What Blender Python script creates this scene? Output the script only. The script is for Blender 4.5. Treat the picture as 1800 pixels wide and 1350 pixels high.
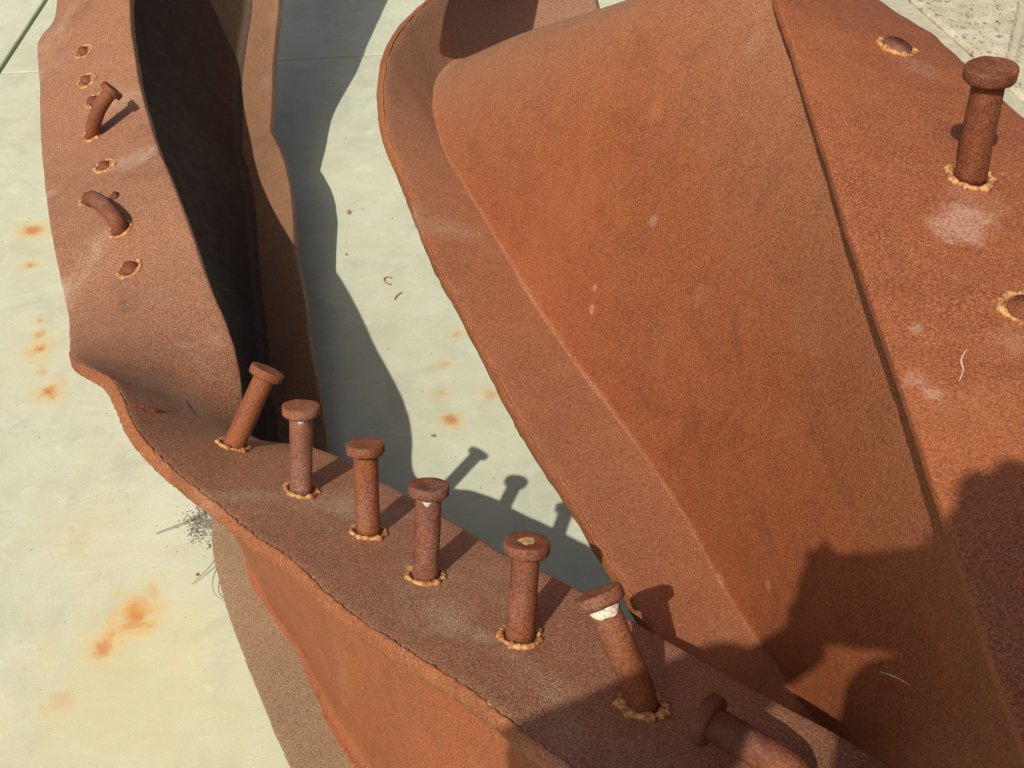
import bpy, bmesh, math, random
from mathutils import Vector, Matrix, noise

random.seed(7)
for o in list(bpy.data.objects):
    bpy.data.objects.remove(o, do_unlink=True)
SC = bpy.context.scene
COL = SC.collection

# ------------------------------------------------------------------ camera, sky, sun, exposure
CAM_H = 1.3174
PITCH = math.radians(45.0)
SS, CC = math.sin(PITCH), math.cos(PITCH)
FPX = 1930.0                                   # focal length in pixels of an 1800 px wide picture
SUN_DIR = Vector((0.311, 0.571, -0.843)).normalized()   # the way the light travels

cam_data = bpy.data.cameras.new('camera')
cam_data.sensor_width = 36.0
cam_data.lens = 36.0 * FPX / 1800.0
cam_data.clip_start = 0.02
cam_data.clip_end = 500.0
cam = bpy.data.objects.new('camera', cam_data)
COL.objects.link(cam)
cam.location = (0, 0, CAM_H)
cam.rotation_euler = (math.radians(90) - PITCH, 0, 0)
SC.camera = cam

world = bpy.data.worlds.new('World')
SC.world = world
world.use_nodes = True
wn = world.node_tree
bg = wn.nodes['Background']
sky = wn.nodes.new('ShaderNodeTexSky')
sky.sky_type = 'NISHITA'
sky.sun_disc = False
sky.sun_elevation = math.asin(-SUN_DIR.z)
sky.sun_rotation = math.atan2(-SUN_DIR.x, -SUN_DIR.y)
sky.air_density = 0.8
sky.dust_density = 5.0
sky.ozone_density = 0.2
wn.links.new(sky.outputs['Color'], bg.inputs['Color'])
bg.inputs['Strength'].default_value = 0.072

sun_data = bpy.data.lights.new('sun', 'SUN')
sun_data.energy = 3.7
sun_data.angle = math.radians(0.53)
sun_data.color = (1.0, 0.945, 0.80)
sun = bpy.data.objects.new('sun', sun_data)
COL.objects.link(sun)
sun.rotation_euler = SUN_DIR.to_track_quat('-Z', 'Y').to_euler()

SC.view_settings.view_transform = 'Standard'
SC.view_settings.look = 'None'
SC.view_settings.exposure = 0.08
SC.view_settings.gamma = 1.0
SC.view_settings.use_curve_mapping = False

# ------------------------------------------------------------------ survey helpers
CAM = Vector((0, 0, CAM_H))
def ray(px, py):
    u = (px - 900) / FPX; v = (py - 675) / FPX
    return Vector((u, CC - v * SS, -SS - v * CC))
def at_z(px, py, z):
    r = ray(px, py)
    return CAM + r * ((z - CAM_H) / r.z)
def to_px(p):
    r = p - CAM
    d = r.y * CC - r.z * SS
    return 900 + FPX * r.x / d, 675 + FPX * (-r.y * SS - r.z * CC) / d

def cr(P, t):
    """Catmull-Rom through P (list of Vectors) at parameter t in 0..len-1, straight beyond the ends."""
    n = len(P)
    if t <= 0: return P[0] + (P[1] - P[0]) * t
    if t >= n - 1: return P[-1] + (P[-1] - P[-2]) * (t - n + 1)
    i = int(t); u = t - i
    p1, p2 = P[i], P[i + 1]
    p0 = P[i - 1] if i > 0 else p1 * 2 - p2
    p3 = P[i + 2] if i + 2 < n else p2 * 2 - p1
    return 0.5 * (2 * p1 + (p2 - p0) * u + (2 * p0 - 5 * p1 + 4 * p2 - p3) * u * u + (3 * p1 - p0 - 3 * p2 + p3) * u ** 3)
def resample(P, m, sub=12):
    """m+1 points evenly spaced along the spline through P."""
    D = [cr(P, i / sub) for i in range((len(P) - 1) * sub + 1)]
    L = [0.0]
    for a, b in zip(D, D[1:]): L.append(L[-1] + (b - a).length)
    out = []; j = 0
    for k in range(m + 1):
        s = L[-1] * k / m
        while j < len(L) - 2 and L[j + 1] < s: j += 1
        u = (s - L[j]) / max(1e-9, L[j + 1] - L[j])
        out.append(D[j].lerp(D[j + 1], u))
    return out
def keyed(knots, k):
    """spline through (key, point) knots evaluated at key k"""
    ks = [a for a, _ in knots]; P = [Vector(b) for _, b in knots]
    if k <= ks[0]: return P[0] + (P[1] - P[0]) * ((k - ks[0]) / (ks[1] - ks[0]))
    if k >= ks[-1]: return P[-1] + (P[-1] - P[-2]) * ((k - ks[-1]) / (ks[-1] - ks[-2]))
    for i in range(len(ks) - 1):
        if ks[i] <= k <= ks[i + 1]:
            return cr(P, i + (k - ks[i]) / (ks[i + 1] - ks[i]))
def fbm(p, sc, oct=3):
    v = 0; a = 1; t = 0
    for i in range(oct):
        v += a * noise.noise(p * sc + Vector((i * 7.3, i * 3.1, i * 1.7))); t += a; a *= .5; sc *= 2.1
    return v / t

# ------------------------------------------------------------------ object helpers
def link(name, me, mat=None, parent=None, smooth=True, **props):
    o = bpy.data.objects.new(name, me)
    COL.objects.link(o)
    if mat is not None: me.materials.append(mat)
    if smooth:
        for p in me.polygons: p.use_smooth = True
    if parent is not None: o.parent = parent
    for k, v in props.items(): o[k] = v
    return o
def mesh(name, V, F):
    me = bpy.data.meshes.new(name)
    me.from_pydata([tuple(v) for v in V], [], F)
    bm = bmesh.new(); bm.from_mesh(me)
    bmesh.ops.recalc_face_normals(bm, faces=bm.faces)
    bm.to_mesh(me); bm.free()
    me.update()
    return me
def empty(name, loc, **props):
    o = bpy.data.objects.new(name, None)
    COL.objects.link(o); o.empty_display_size = 0.1
    o.location = loc
    for k, v in props.items(): o[k] = v
    bpy.context.view_layer.update()
    return o
def adopt(o, parent):
    """parent without moving: every mesh here is made in world coordinates"""
    o.parent = parent
    o.matrix_parent_inverse = Matrix.Translation(parent.location).inverted() if parent.type == 'EMPTY' else Matrix.Identity(4)
def loft(name, rings, cap=True):
    V = []; F = []; n = len(rings[0])
    for r in rings: V += r
    for i in range(len(rings) - 1):
        for j in range(n):
            a = i * n + j; b = i * n + (j + 1) % n
            F.append((a, b, b + n, a + n))
    if cap:
        F.append(tuple(range(n - 1, -1, -1)))
        F.append(tuple((len(rings) - 1) * n + j for j in range(n)))
    return mesh(name, V, F)

# ------------------------------------------------------------------ materials
def nodes_of(name):
    m = bpy.data.materials.new(name); m.use_nodes = True
    nt = m.node_tree
    return m, nt, nt.nodes['Principled BSDF']
class NT:
    def __init__(self, nt): self.nt = nt
    def n(self, typ, **kw):
        x = self.nt.nodes.new(typ)
        for k, v in kw.items():
            if k.startswith('i_'):
                x.inputs[k[2:].replace('_', ' ')].default_value = v
            else: setattr(x, k, v)
        return x
    def l(self, a, b): self.nt.links.new(a, b)
    def noise(self, vec, scale, detail=4, rough=.55, dist=0.0):
        x = self.n('ShaderNodeTexNoise'); x.inputs['Scale'].default_value = scale
        x.inputs['Detail'].default_value = detail; x.inputs['Roughness'].default_value = rough
        x.inputs['Distortion'].default_value = dist
        self.l(vec, x.inputs['Vector']); return x.outputs['Fac']
    def rng(self, fac, a, b, c=0.0, d=1.0, smooth=True):
        x = self.n('ShaderNodeMapRange'); x.interpolation_type = 'SMOOTHSTEP' if smooth else 'LINEAR'
        for i, v in zip((1, 2, 3, 4), (a, b, c, d)): x.inputs[i].default_value = v
        self.l(fac, x.inputs[0]); return x.outputs[0]
    def mix(self, fac, a, b, mode='MIX'):
        x = self.n('ShaderNodeMix'); x.data_type = 'RGBA'; x.blend_type = mode
        if isinstance(fac, float): x.inputs[0].default_value = fac
        else: self.l(fac, x.inputs[0])
        for i, v in ((6, a), (7, b)):
            if isinstance(v, tuple): x.inputs[i].default_value = (*v, 1)
            else: self.l(v, x.inputs[i])
        return x.outputs[2]
    def math(self, op, a, b=None):
        x = self.n('ShaderNodeMath'); x.operation = op
        for i, v in enumerate((a, b)):
            if v is None: continue
            if isinstance(v, (int, float)): x.inputs[i].default_value = v
            else: self.l(v, x.inputs[i])
        return x.outputs[0]
    def scaled(self, vec, s, rot=(0, 0, 0)):
        x = self.n('ShaderNodeMapping'); x.inputs['Scale'].default_value = s; x.inputs['Rotation'].default_value = rot
        self.l(vec, x.inputs['Vector']); return x.outputs[0]

def rust(name, dark, mid, orange, dust_shading, specks=.5, orange_amt=.5, dust_amt=.35, bump=.35, fleck=.4, blotch=.35):
    m, nt, bs = nodes_of(name); t = NT(nt)
    tc = t.n('ShaderNodeTexCoord').outputs['Object']
    big = t.noise(tc, 4.5, 6, .6, .5)
    med = t.noise(tc, 34.0, 6, .65, .3)
    fine = t.noise(tc, 520.0, 3, .75)
    grain = t.noise(tc, 980.0, 2, .75)
    g = t.math('ADD', t.math('MULTIPLY', fine, .55), t.math('MULTIPLY', grain, .45))
    c = t.mix(t.rng(g, .43, .57), dark, mid)
    mb = t.math('ADD', t.math('MULTIPLY', big, .6), t.math('MULTIPLY', med, .4))
    o = t.rng(mb, .55 - .35 * orange_amt, .90 - .25 * orange_amt)
    o = t.math('MULTIPLY', o, t.rng(g, .40, .58, .25, 1.0))
    c = t.mix(o, c, orange)
    # old mill scale: darker, cooler patches with ragged borders
    ms = t.noise(t.scaled(tc, (1, 1, 1), (.7, .1, .3)), 11.0, 8, .68, .9)
    c = t.mix(t.math('MULTIPLY', t.rng(ms, .52, .66), blotch), c, tuple(x * k for x, k in zip(dark, (.74, .76, .82))))
    # dust lying on the plate
    du = t.noise(t.scaled(tc, (1, 1, 1), (.4, .2, .9)), 6.5, 7, .65, .6)
    du = t.rng(du, .64 - .22 * dust_amt, .92 - .30 * dust_amt)
    at = t.n('ShaderNodeAttribute'); at.attribute_name = 'dust_shading'  # holds real dust plus light and shade painted on beam B
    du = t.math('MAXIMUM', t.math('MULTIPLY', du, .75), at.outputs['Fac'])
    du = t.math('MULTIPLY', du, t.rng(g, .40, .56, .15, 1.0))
    c = t.mix(t.math('MULTIPLY', du, .85), c, dust_shading)
    # pale flecks and dark pits
    sp = t.rng(grain, .66 - .08 * specks, .73 - .07 * specks)
    c = t.mix(t.math('MULTIPLY', sp, fleck), c, tuple(min(1, x * 1.8 + .04) for x in dust_shading))
    fl = t.noise(tc, 170.0, 3, .6)
    c = t.mix(t.math('MULTIPLY', t.rng(fl, .66, .74), fleck * .7), c, tuple(min(1, x * 1.5) for x in dust_shading))
    pit = t.rng(t.noise(tc, 430.0, 3, .7), .40, .28)
    c = t.mix(t.math('MULTIPLY', pit, .65), c, tuple(x * .38 for x in dark))
    # long scuffs
    sc = t.noise(t.scaled(tc, (9, 60, 60), (.3, .5, .7)), 1.4, 6, .7, 1.2)
    c = t.mix(t.math('MULTIPLY', t.rng(sc, .66, .76), .30), c, dust_shading)
    t.l(c, bs.inputs['Base Color'])
    r = t.rng(t.math('ADD', t.math('MULTIPLY', med, .5), t.math('MULTIPLY', g, .5)), .38, .62, .50, .85)
    t.l(r, bs.inputs['Roughness'])
    bs.inputs['Specular IOR Level'].default_value = .42
    h = t.math('ADD', t.math('MULTIPLY', g, 1.5), t.math('MULTIPLY', med, .45))
    h = t.math('SUBTRACT', h, t.math('MULTIPLY', pit, .35))
    b = t.n('ShaderNodeBump'); b.inputs['Strength'].default_value = bump; b.inputs['Distance'].default_value = .0016
    t.l(h, b.inputs['Height']); t.l(b.outputs[0], bs.inputs['Normal'])
    return m
def add_marks(m, marks):
    """local scuffs and stains: (point, radius, colour, strength)"""
    nt = m.node_tree; t = NT(nt); bs = nt.nodes['Principled BSDF']
    c = bs.inputs['Base Color'].links[0].from_socket
    tc = t.n('ShaderNodeTexCoord').outputs['Object']
    wob = t.noise(tc, 55.0, 6, .7, .4); gr = t.noise(tc, 420.0, 3, .65)
    for p_, r_, col, s_ in marks:
        d = t.n('ShaderNodeVectorMath'); d.operation = 'DISTANCE'
        t.l(tc, d.inputs[0]); d.inputs[1].default_value = p_
        dd = t.math('ADD', t.math('DIVIDE', d.outputs['Value'], r_), t.math('MULTIPLY', t.math('SUBTRACT', wob, .5), 2.6))
        k = t.math('MULTIPLY', t.rng(dd, 1.15, .35), t.rng(gr, .36, .56, .15, 1.0))
        c = t.mix(t.math('MULTIPLY', k, s_ * .7), c, col)
    t.l(c, bs.inputs['Base Color'])

M_FLANGE = rust('rust_flange_brown', (.185, .074, .040), (.410, .182, .100), (.40, .158, .070), (.52, .39, .26), .9, .35, .55, .55, .45, .30)
M_WEB = rust('rust_web_orange', (.172, .042, .014), (.355, .098, .032), (.365, .104, .030), (.40, .255, .155), .75, .60, .28, .42, .30, .35)
M_LOWFLANGE = rust('rust_lower_flange', (.145, .066, .034), (.262, .128, .066), (.27, .118, .048), (.42, .35, .23), .9, .30, .35, .45, .42, .25)  # front girder's lower flange, its own browner rust
M_BFLANGE = rust('rust_deep_girder_flange', (.190, .064, .030), (.325, .118, .056), (.35, .115, .042), (.36, .255, .165), .85, .45, .45, .42, .38, .25)
M_DULL_SHADE = rust('rust_web_dull_shade', (.042, .022, .012), (.080, .042, .022), (.10, .046, .020), (.24, .185, .125), .4, .25, .40, .40, .35, .3)  # far web face: duller rust, darkened to paint in the top flange's shade
M_REDFLANGE = rust('rust_flange_red', (.190, .048, .018), (.375, .114, .042), (.385, .115, .035), (.42, .255, .145), .85, .50, .40, .42, .36, .22)
M_STUD = rust('rust_stud', (.105, .029, .013), (.230, .068, .030), (.37, .120, .036), (.36, .235, .19), .2, .55, .60, .50, .25, .75)
M_EDGE = rust('rust_torn_edge', (.190, .058, .020), (.350, .118, .044), (.43, .145, .046), (.50, .36, .26), .5, .6, .60, .7, .4, .4)

def collar_mat():
    m, nt, bs = nodes_of('weld_collar_ochre'); t = NT(nt)
    tc = t.n('ShaderNodeTexCoord').outputs['Object']
    a = t.noise(tc, 170.0, 4, .6)
    b = t.noise(tc, 420.0, 3, .6)
    c = t.mix(t.rng(a, .38, .60), (.30, .095, .036), (.58, .30, .11))
    c = t.mix(t.math('MULTIPLY', t.rng(b, .58, .68), .7), c, (.74, .50, .22))
    c = t.mix(t.rng(b, .40, .30), c, (.13, .045, .025))
    t.l(c, bs.inputs['Base Color']); bs.inputs['Roughness'].default_value = .62
    bp = t.n('ShaderNodeBump'); bp.inputs['Strength'].default_value = .6; bp.inputs['Distance'].default_value = .002
    t.l(a, bp.inputs['Height']); t.l(bp.outputs[0], bs.inputs['Normal'])
    return m
M_COLLAR = collar_mat()

def plain(name, col, rough=.7, var=.25, scale=60, bump=.2):
    m, nt, bs = nodes_of(name); t = NT(nt)
    tc = t.n('ShaderNodeTexCoord').outputs['Object']
    a = t.noise(tc, scale, 5, .6)
    c = t.mix(t.rng(a, .3, .7), tuple(x * (1 - var) for x in col), tuple(min(1, x * (1 + var)) for x in col))
    t.l(c, bs.inputs['Base Color']); bs.inputs['Roughness'].default_value = rough
    bp = t.n('ShaderNodeBump'); bp.inputs['Strength'].default_value = bump; bp.inputs['Distance'].default_value = .002
    t.l(a, bp.inputs['Height']); t.l(bp.outputs[0], bs.inputs['Normal'])
    return m
M_PALE = plain('pale_residue', (.66, .58, .44), .7, .35, 420, .5)
M_WORN = plain('worn_metal', (.62, .36, .17), .55, .45, 260, .5)
M_SOIL = plain('soil', (.24, .225, .185), .9, .5, 300, .5)
M_TWIG = plain('twig_grey', (.24, .20, .155), .8, .4, 200)
M_FLAKE = plain('rust_flake', (.38, .20, .11), .8, .3, 300)
M_PEBBLE = plain('pebble', (.42, .38, .26), .8, .3, 200)
M_BLACK = plain('camera_black', (.02, .02, .022), .45, .2, 200)
M_CLOTH = plain('dark_cloth', (.03, .035, .05), .9, .2, 400)
M_SKIN = plain('skin', (.42, .25, .18), .55, .1, 90)
M_HAIR = plain('hair', (.03, .02, .015), .5, .3, 300)
M_DENIM = plain('trousers', (.05, .06, .09), .9, .2, 400)

# rust spots that drip water left on the concrete: pixel in the survey, radius in m, strength
SPOTS = [(58, 404, .030, .85), (52, 467, .017, .75), (70, 563, .012, .55), (70, 588, .016, .5), (71, 614, .024, 1.0),
         (75, 654, .015, .35), (86, 689, .026, 1.0), (243, 1084, .034, .95), (181, 1140, .026, .75), (230, 1095, .030, .45),
         (792, 739, .020, .9), (802, 588, .018, .5), (783, 640, .018, .38), (775, 690, .018, .40), (865, 692, .018, .45),
         (110, 1230, .035, .22), (140, 940, .05, .16), (255, 1050, .03, .30)]
WIDE = [(400, 1290, .22, .40), (230, 1220, .16, .30), (90, 1290, .14, .25), (60, 430, .10, .35), (75, 620, .11, .28), (230, 1090, .11, .3),
        (790, 700, .12, .18), (160, 930, .10, .2), (30, 250, .12, .12)]
def concrete_mat():
    m, nt, bs = nodes_of('concrete'); t = NT(nt)
    tc = t.n('ShaderNodeTexCoord').outputs['Object']
    big = t.noise(tc, 3.2, 5, .6, .5)
    med = t.noise(tc, 16.0, 6, .6, .3)
    broom = t.noise(t.scaled(tc, (5, 48, 1), (0, 0, .06)), 1.0, 5, .62, .5)
    fine = t.noise(tc, 260.0, 3, .6)
    c = t.mix(t.rng(big, .3, .7), (.458, .474, .348), (.536, .560, .423))
    c = t.mix(t.math('MULTIPLY', t.rng(med, .35, .68), .55), c, (.565, .595, .478))
    c = t.mix(t.math('MULTIPLY', t.rng(broom, .50, .72), .22), c, (.41, .405, .310))
    c = t.mix(t.math('MULTIPLY', t.rng(fine, .55, .75), .30), c, (.40, .38, .29))
    grit = t.noise(tc, 520.0, 3, .7)
    c = t.mix(t.math('MULTIPLY', t.rng(grit, .54, .66), .5), c, (.36, .345, .27))
    c = t.mix(t.math('MULTIPLY', t.rng(grit, .44, .32), .30), c, (.68, .67, .58))
    blot = t.noise(tc, 7.5, 8, .7, .8)
    c = t.mix(t.math('MULTIPLY', t.rng(blot, .50, .66), .60), c, (.41, .42, .345))
    blot2 = t.noise(t.scaled(tc, (1, 1.6, 1), (0, 0, .4)), 19.0, 8, .72, 1.0)
    c = t.mix(t.math('MULTIPLY', t.rng(blot2, .54, .68), .40), c, (.66, .665, .57))
    # dark specks and hairline scratches
    sp = t.noise(tc, 95.0, 2, .5)
    c = t.mix(t.math('MULTIPLY', t.rng(sp, .715, .75), .65), c, (.12, .11, .08))
    v = t.n('ShaderNodeTexVoronoi'); v.feature = 'DISTANCE_TO_EDGE'; v.inputs['Scale'].default_value = 3.1
    dn = t.n('ShaderNodeTexNoise'); dn.inputs['Scale'].default_value = 9; dn.inputs['Detail'].default_value = 5
    t.l(tc, dn.inputs['Vector'])
    vm = t.n('ShaderNodeVectorMath'); vm.operation = 'MULTIPLY_ADD'
    t.l(dn.outputs['Color'], vm.inputs[0]); vm.inputs[1].default_value = (.25, .25, 0); t.l(tc, vm.inputs[2])
    t.l(vm.outputs[0], v.inputs['Vector'])
    crk = t.math('MULTIPLY', t.rng(v.outputs['Distance'], .006, .0), t.rng(med, .50, .62))
    c = t.mix(t.math('MULTIPLY', crk, .18), c, (.25, .23, .17))
    wob = t.noise(tc, 26.0, 7, .68, .5)
    def spot(c, p, r, s, inner, outer):
        d = t.n('ShaderNodeVectorMath'); d.operation = 'DISTANCE'
        t.l(tc, d.inputs[0]); d.inputs[1].default_value = p
        dd = t.math('DIVIDE', d.outputs['Value'], r)
        dd = t.math('ADD', dd, t.math('MULTIPLY', t.math('SUBTRACT', wob, .5), 2.4))
        c = t.mix(t.math('MULTIPLY', t.rng(dd, 1.55, .25), .60 * s), c, outer)
        if inner: c = t.mix(t.math('MULTIPLY', t.rng(dd, .75, .05), .85 * s), c, inner)
        return c
    for x, y, r, s in WIDE: c = spot(c, at_z(x, y, 0), r, s, None, (.57, .49, .27))
    for x, y, r, s in SPOTS: c = spot(c, at_z(x, y, 0), r * 1.05, s, (.46, .14, .045), (.62, .40, .12))
    t.l(c, bs.inputs['Base Color'])
    bs.inputs['Roughness'].default_value = .85
    bs.inputs['Specular IOR Level'].default_value = .25
    h = t.math('ADD', t.math('MULTIPLY', broom, .6), t.math('MULTIPLY', grit, .7))
    b = t.n('ShaderNodeBump'); b.inputs['Strength'].default_value = .25; b.inputs['Distance'].default_value = .002
    t.l(h, b.inputs['Height']); t.l(b.outputs[0], bs.inputs['Normal'])
    return m
M_CONC = concrete_mat()
M_JOINT = plain('joint_filler', (.10, .085, .062), .9, .5, 90, .6)
M_MORTAR = plain('mortar', (.42, .39, .30), .9, .12, 40, .4)
def granite_mat():
    m, nt, bs = nodes_of('granite'); t = NT(nt)
    tc = t.n('ShaderNodeTexCoord').outputs['Object']
    a = t.noise(tc, 22.0, 4, .6)
    c = t.mix(t.rng(a, .3, .7), (.40, .355, .25), (.55, .505, .385))
    b = t.noise(t.scaled(tc, (1, .55, 1), (0, 0, .5)), 95.0, 3, .6)
    c = t.mix(t.rng(b, .56, .64), c, (.24, .20, .17))
    b2 = t.noise(t.scaled(tc, (1, .6, 1), (0, 0, .5)), 60.0, 3, .55)
    c = t.mix(t.rng(b2, .64, .69), c, (.07, .06, .05))
    b3 = t.noise(tc, 75.0, 2, .5)
    c = t.mix(t.math('MULTIPLY', t.rng(b3, .62, .70), .6), c, (.68, .50, .40))
    t.l(c, bs.inputs['Base Color']); bs.inputs['Roughness'].default_value = .7
    bp = t.n('ShaderNodeBump'); bp.inputs['Strength'].default_value = .4; bp.inputs['Distance'].default_value = .003
    t.l(b, bp.inputs['Height']); t.l(bp.outputs[0], bs.inputs['Normal'])
    return m
M_GRANITE = granite_mat()

# ------------------------------------------------------------------ ground
def prism(name, poly, z0, z1, bevel, mat, parent, **props):
    """flat polygon slab with a small chamfer round its top"""
    n = len(poly); c = Vector((0, 0)); P = [Vector(p) for p in poly]
    for p in P: c += p
    c /= n
    def inset(d):
        out = []
        for i in range(n):
            a, b, e = P[i - 1], P[i], P[(i + 1) % n]
            n1 = Vector((-(b - a).y, (b - a).x)).normalized(); n2 = Vector((-(e - b).y, (e - b).x)).normalized()
            if n1.dot(c - b) < 0: n1 = -n1
            if n2.dot(c - b) < 0: n2 = -n2
            k = (n1 + n2) / max(.2, 1 + n1.dot(n2))
            out.append(b + k * d)
        return out
    rings = [[(p.x, p.y, z0) for p in P], [(p.x, p.y, z1 - bevel) for p in P], [(p.x, p.y, z1) for p in inset(bevel)]]
    V = [v for r in rings for v in r]; F = []
    for i in range(2):
        for j in range(n):
            F.append((i * n + j, i * n + (j + 1) % n, (i + 1) * n + (j + 1) % n, (i + 1) * n + j))
    F.append(tuple(2 * n + j for j in range(n)))
    o = link(name, mesh(name, V, F), mat, None, False, **props)
    if parent is not None: adopt(o, parent)
    return o

V = [(-40, -40, -.03), (40, -40, -.03), (40, 60, -.03), (-40, 60, -.03)]
ground = link('ground', mesh('ground', V, [(0, 1, 2, 3)]), M_JOINT, None, False, kind='structure')
pav = empty('concrete_pavement', (0, 1.5, -.02), kind='structure')
def j2(x): return 2.357 + (x + 1.21) * .1012
JX = -1.217
def slab(poly): return prism('concrete_slab', poly, -.028, 0.0, .0025, M_CONC, pav)
XR = .93
slab([(JX + .005, -2.2), (1.55, -2.2), (1.10, 2.35), (XR, j2(XR) - .0028), (JX + .005, j2(JX) - .0028)])
slab([(JX + .005, j2(JX) + .0028), (XR, j2(XR) + .0028), (.80, 6.0), (JX + .005, 6.0)])
slab([(JX - .005, -2.2), (JX - .005, 2.346), (-3.6, 2.12), (-3.6, -2.2)])
slab([(JX - .005, 2.352), (JX - .005, 6.0), (-3.6, 6.0), (-3.6, 2.126)])

# granite paving at the far right, courses running away from the camera
gran = empty('granite_paving', (1.3, 2.5, -.02), kind='structure')
A1, B1 = Vector((1.02, 2.73)), Vector((1.16, 2.20))
du = (A1 - B1).normalized(); dv = Vector((du.y, -du.x))
def gp(a, b): p = B1 + du * a + dv * b; return (p.x, p.y)
mort = prism('mortar_bed', [gp(-1.5, -.07), gp(3, -.07), gp(3, 2), gp(-1.5, 2)], -.027, .001, .001, M_MORTAR, gran)
rs = random.Random(3)
for row in range(5):
    b0 = .008 + row * .285; b1 = b0 + .265
    a = -1.4 + rs.uniform(0, .1)
    cuts = [-1.4]
    sl = .34 if row == 0 else -.03
    if row == 0: cuts = [-2.0, -1.3, -.62, .085, .75, 1.4, 2.1]
    else:
        while cuts[-1] < 2.4: cuts.append(cuts[-1] + rs.uniform(.34, .66))
    for p, q in zip(cuts, cuts[1:]):
        k = [rs.uniform(-.012, .012) for _ in range(4)]
        prism('paving_stone', [gp(p + .016, b0 + k[0] * .3), gp(q - .016 + k[1], b0 + k[2] * .3), gp(q - .016 + k[3] + sl, b1), gp(p + .016 + sl, b1)], -.026, .016 + rs.uniform(-.003, .003), .009, M_GRANITE, gran)

# ------------------------------------------------------------------ plates, webs, studs
from mathutils.bvhtree import BVHTree
def flange_ring(N, F, nrm, th, r=.003, m=22, wob=0.0, key=0.0, sag=0.0):
    x = (F - N); W = x.length; x.normalize()
    y = (nrm - x * nrm.dot(x)).normalized()
    d0 = wob * fbm(Vector((key, 1.3, 0)), 1.0, 4); d1 = wob * fbm(Vector((key, 9.7, 4)), 1.0, 4)
    x0, x1 = d0, W + d1
    pts = []
    for i in range(m + 1): pts.append((x0 + r + (x1 - x0 - 2 * r) * i / m, 0.0))
    k = .29
    pts += [(x1 - r * k * .35, -r * k), (x1, -r), (x1 + wob * .4 * noise.noise(Vector((key * 3, 2, 2))), -th * .5), (x1, -th + r), (x1 - r * k * .35, -th + r * k)]
    for i in range(9): pts.append((x1 - r - (x1 - x0 - 2 * r) * i / 8, -th))
    pts += [(x0 + r * k * .35, -th + r * k), (x0, -th + r), (x0 + wob * .4 * noise.noise(Vector((key * 3, 7, 5))), -th * .5), (x0, -r), (x0 + r * k * .35, -r * k)]
    out = []
    for a, b in pts:
        s = a / W
        out.append(N + x * a + y * (b - sag * 4 * s * (1 - s) + .0012 * noise.noise(Vector((s * 3, key * .8, 3)))))
    return out
FRONT_SHADED = False
DIST = []
def dust_shading_attr(me, vals):
    a = me.attributes.new('dust_shading', 'FLOAT', 'POINT')
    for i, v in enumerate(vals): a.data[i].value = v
def web_loft(name, rows, h, fil0, fil1, sink=0.0):
    """rows[i] = mid points of the web at station i, bottom to top; a closed ring round it that flares into fillets"""
    ns, nv = len(rows), len(rows[0])
    rings = []; DIST.clear()
    for i in range(ns):
        T0 = rows[max(i - 1, 0)]; T1 = rows[min(i + 1, ns - 1)]
        L = [0.0]
        for j in range(1, nv): L.append(L[-1] + (rows[i][j] - rows[i][j - 1]).length)
        fr = []; bk = []
        for j in range(nv):
            du_ = T1[j] - T0[j]; dv_ = rows[i][min(j + 1, nv - 1)] - rows[i][max(j - 1, 0)]
            n = du_.cross(dv_).normalized()
            t = h
            for dist, rr in ((max(0, L[j] - sink), fil0), (max(0, L[-1] - L[j]), fil1)):
                if rr > 0 and dist < rr: t += rr - math.sqrt(max(0, rr * rr - (rr - dist) ** 2))
            fr.append(rows[i][j] + n * t); bk.append(rows[i][j] - n * t)
        rings.append(fr + bk[::-1])
        DIST.append(L + L[::-1])
    return loft(name, rings)
def fillet_params(L, sink, rr, n):
    e = [0, sink * .7, sink * .95, sink] + [sink + rr * k for k in (.05, .13, .25, .4, .6, .85, 1.1, 1.5)]
    e = [v / L for v in e]
    a = e[-1]
    return e + [a + (1 - a) * k / n for k in range(1, n + 1)]
def web_params(n, fil_pts=5):
    """more points close to both ends so the fillets are round"""
    e = [0, .008, .018, .032, .05]
    mid = [.05 + .9 * k / n for k in range(1, n)]
    return e + mid + [1 - v for v in e[::-1]]
def bvh_of(me): return BVHTree.FromPolygons([v.co for v in me.vertices], [tuple(p.vertices) for p in me.polygons])
def hit(bvh, px, py):
    h = bvh.ray_cast(CAM, ray(px, py).normalized())
    if h[0] is None:
        print('MISS', px, py)
        r = ray(px, py).normalized()
        h = min((bvh.find_nearest(CAM + r * (.5 + .02 * i)) for i in range(90)), key=lambda q: q[3])
    n = h[1]
    if n.dot(CAM - h[0]) < 0: n = -n
    return h[0], n
def above(px, py, q):
    r = ray(px, py).normalized()
    return CAM + r * (q - CAM).dot(r)
def tube_rings(path, radii, seg=20, rough=0.0, seed=0, first=None):
    rings = []; x = None
    for i, p in enumerate(path):
        T = (path[min(i + 1, len(path) - 1)] - path[max(i - 1, 0)]).normalized()
        if x is None:
            x = T.orthogonal().normalized()
        x = (x - T * x.dot(T)).normalized(); y = T.cross(x)
        R = []
        for k in range(seg):
            a = 2 * math.pi * k / seg
            rr = radii[i] * (1 + rough * noise.noise(Vector((math.cos(a) * 2 + seed, math.sin(a) * 2, i * .35))))
            R.append(p + x * (math.cos(a) * rr) + y * (math.sin(a) * rr))
        rings.append(R)
    return rings
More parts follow.
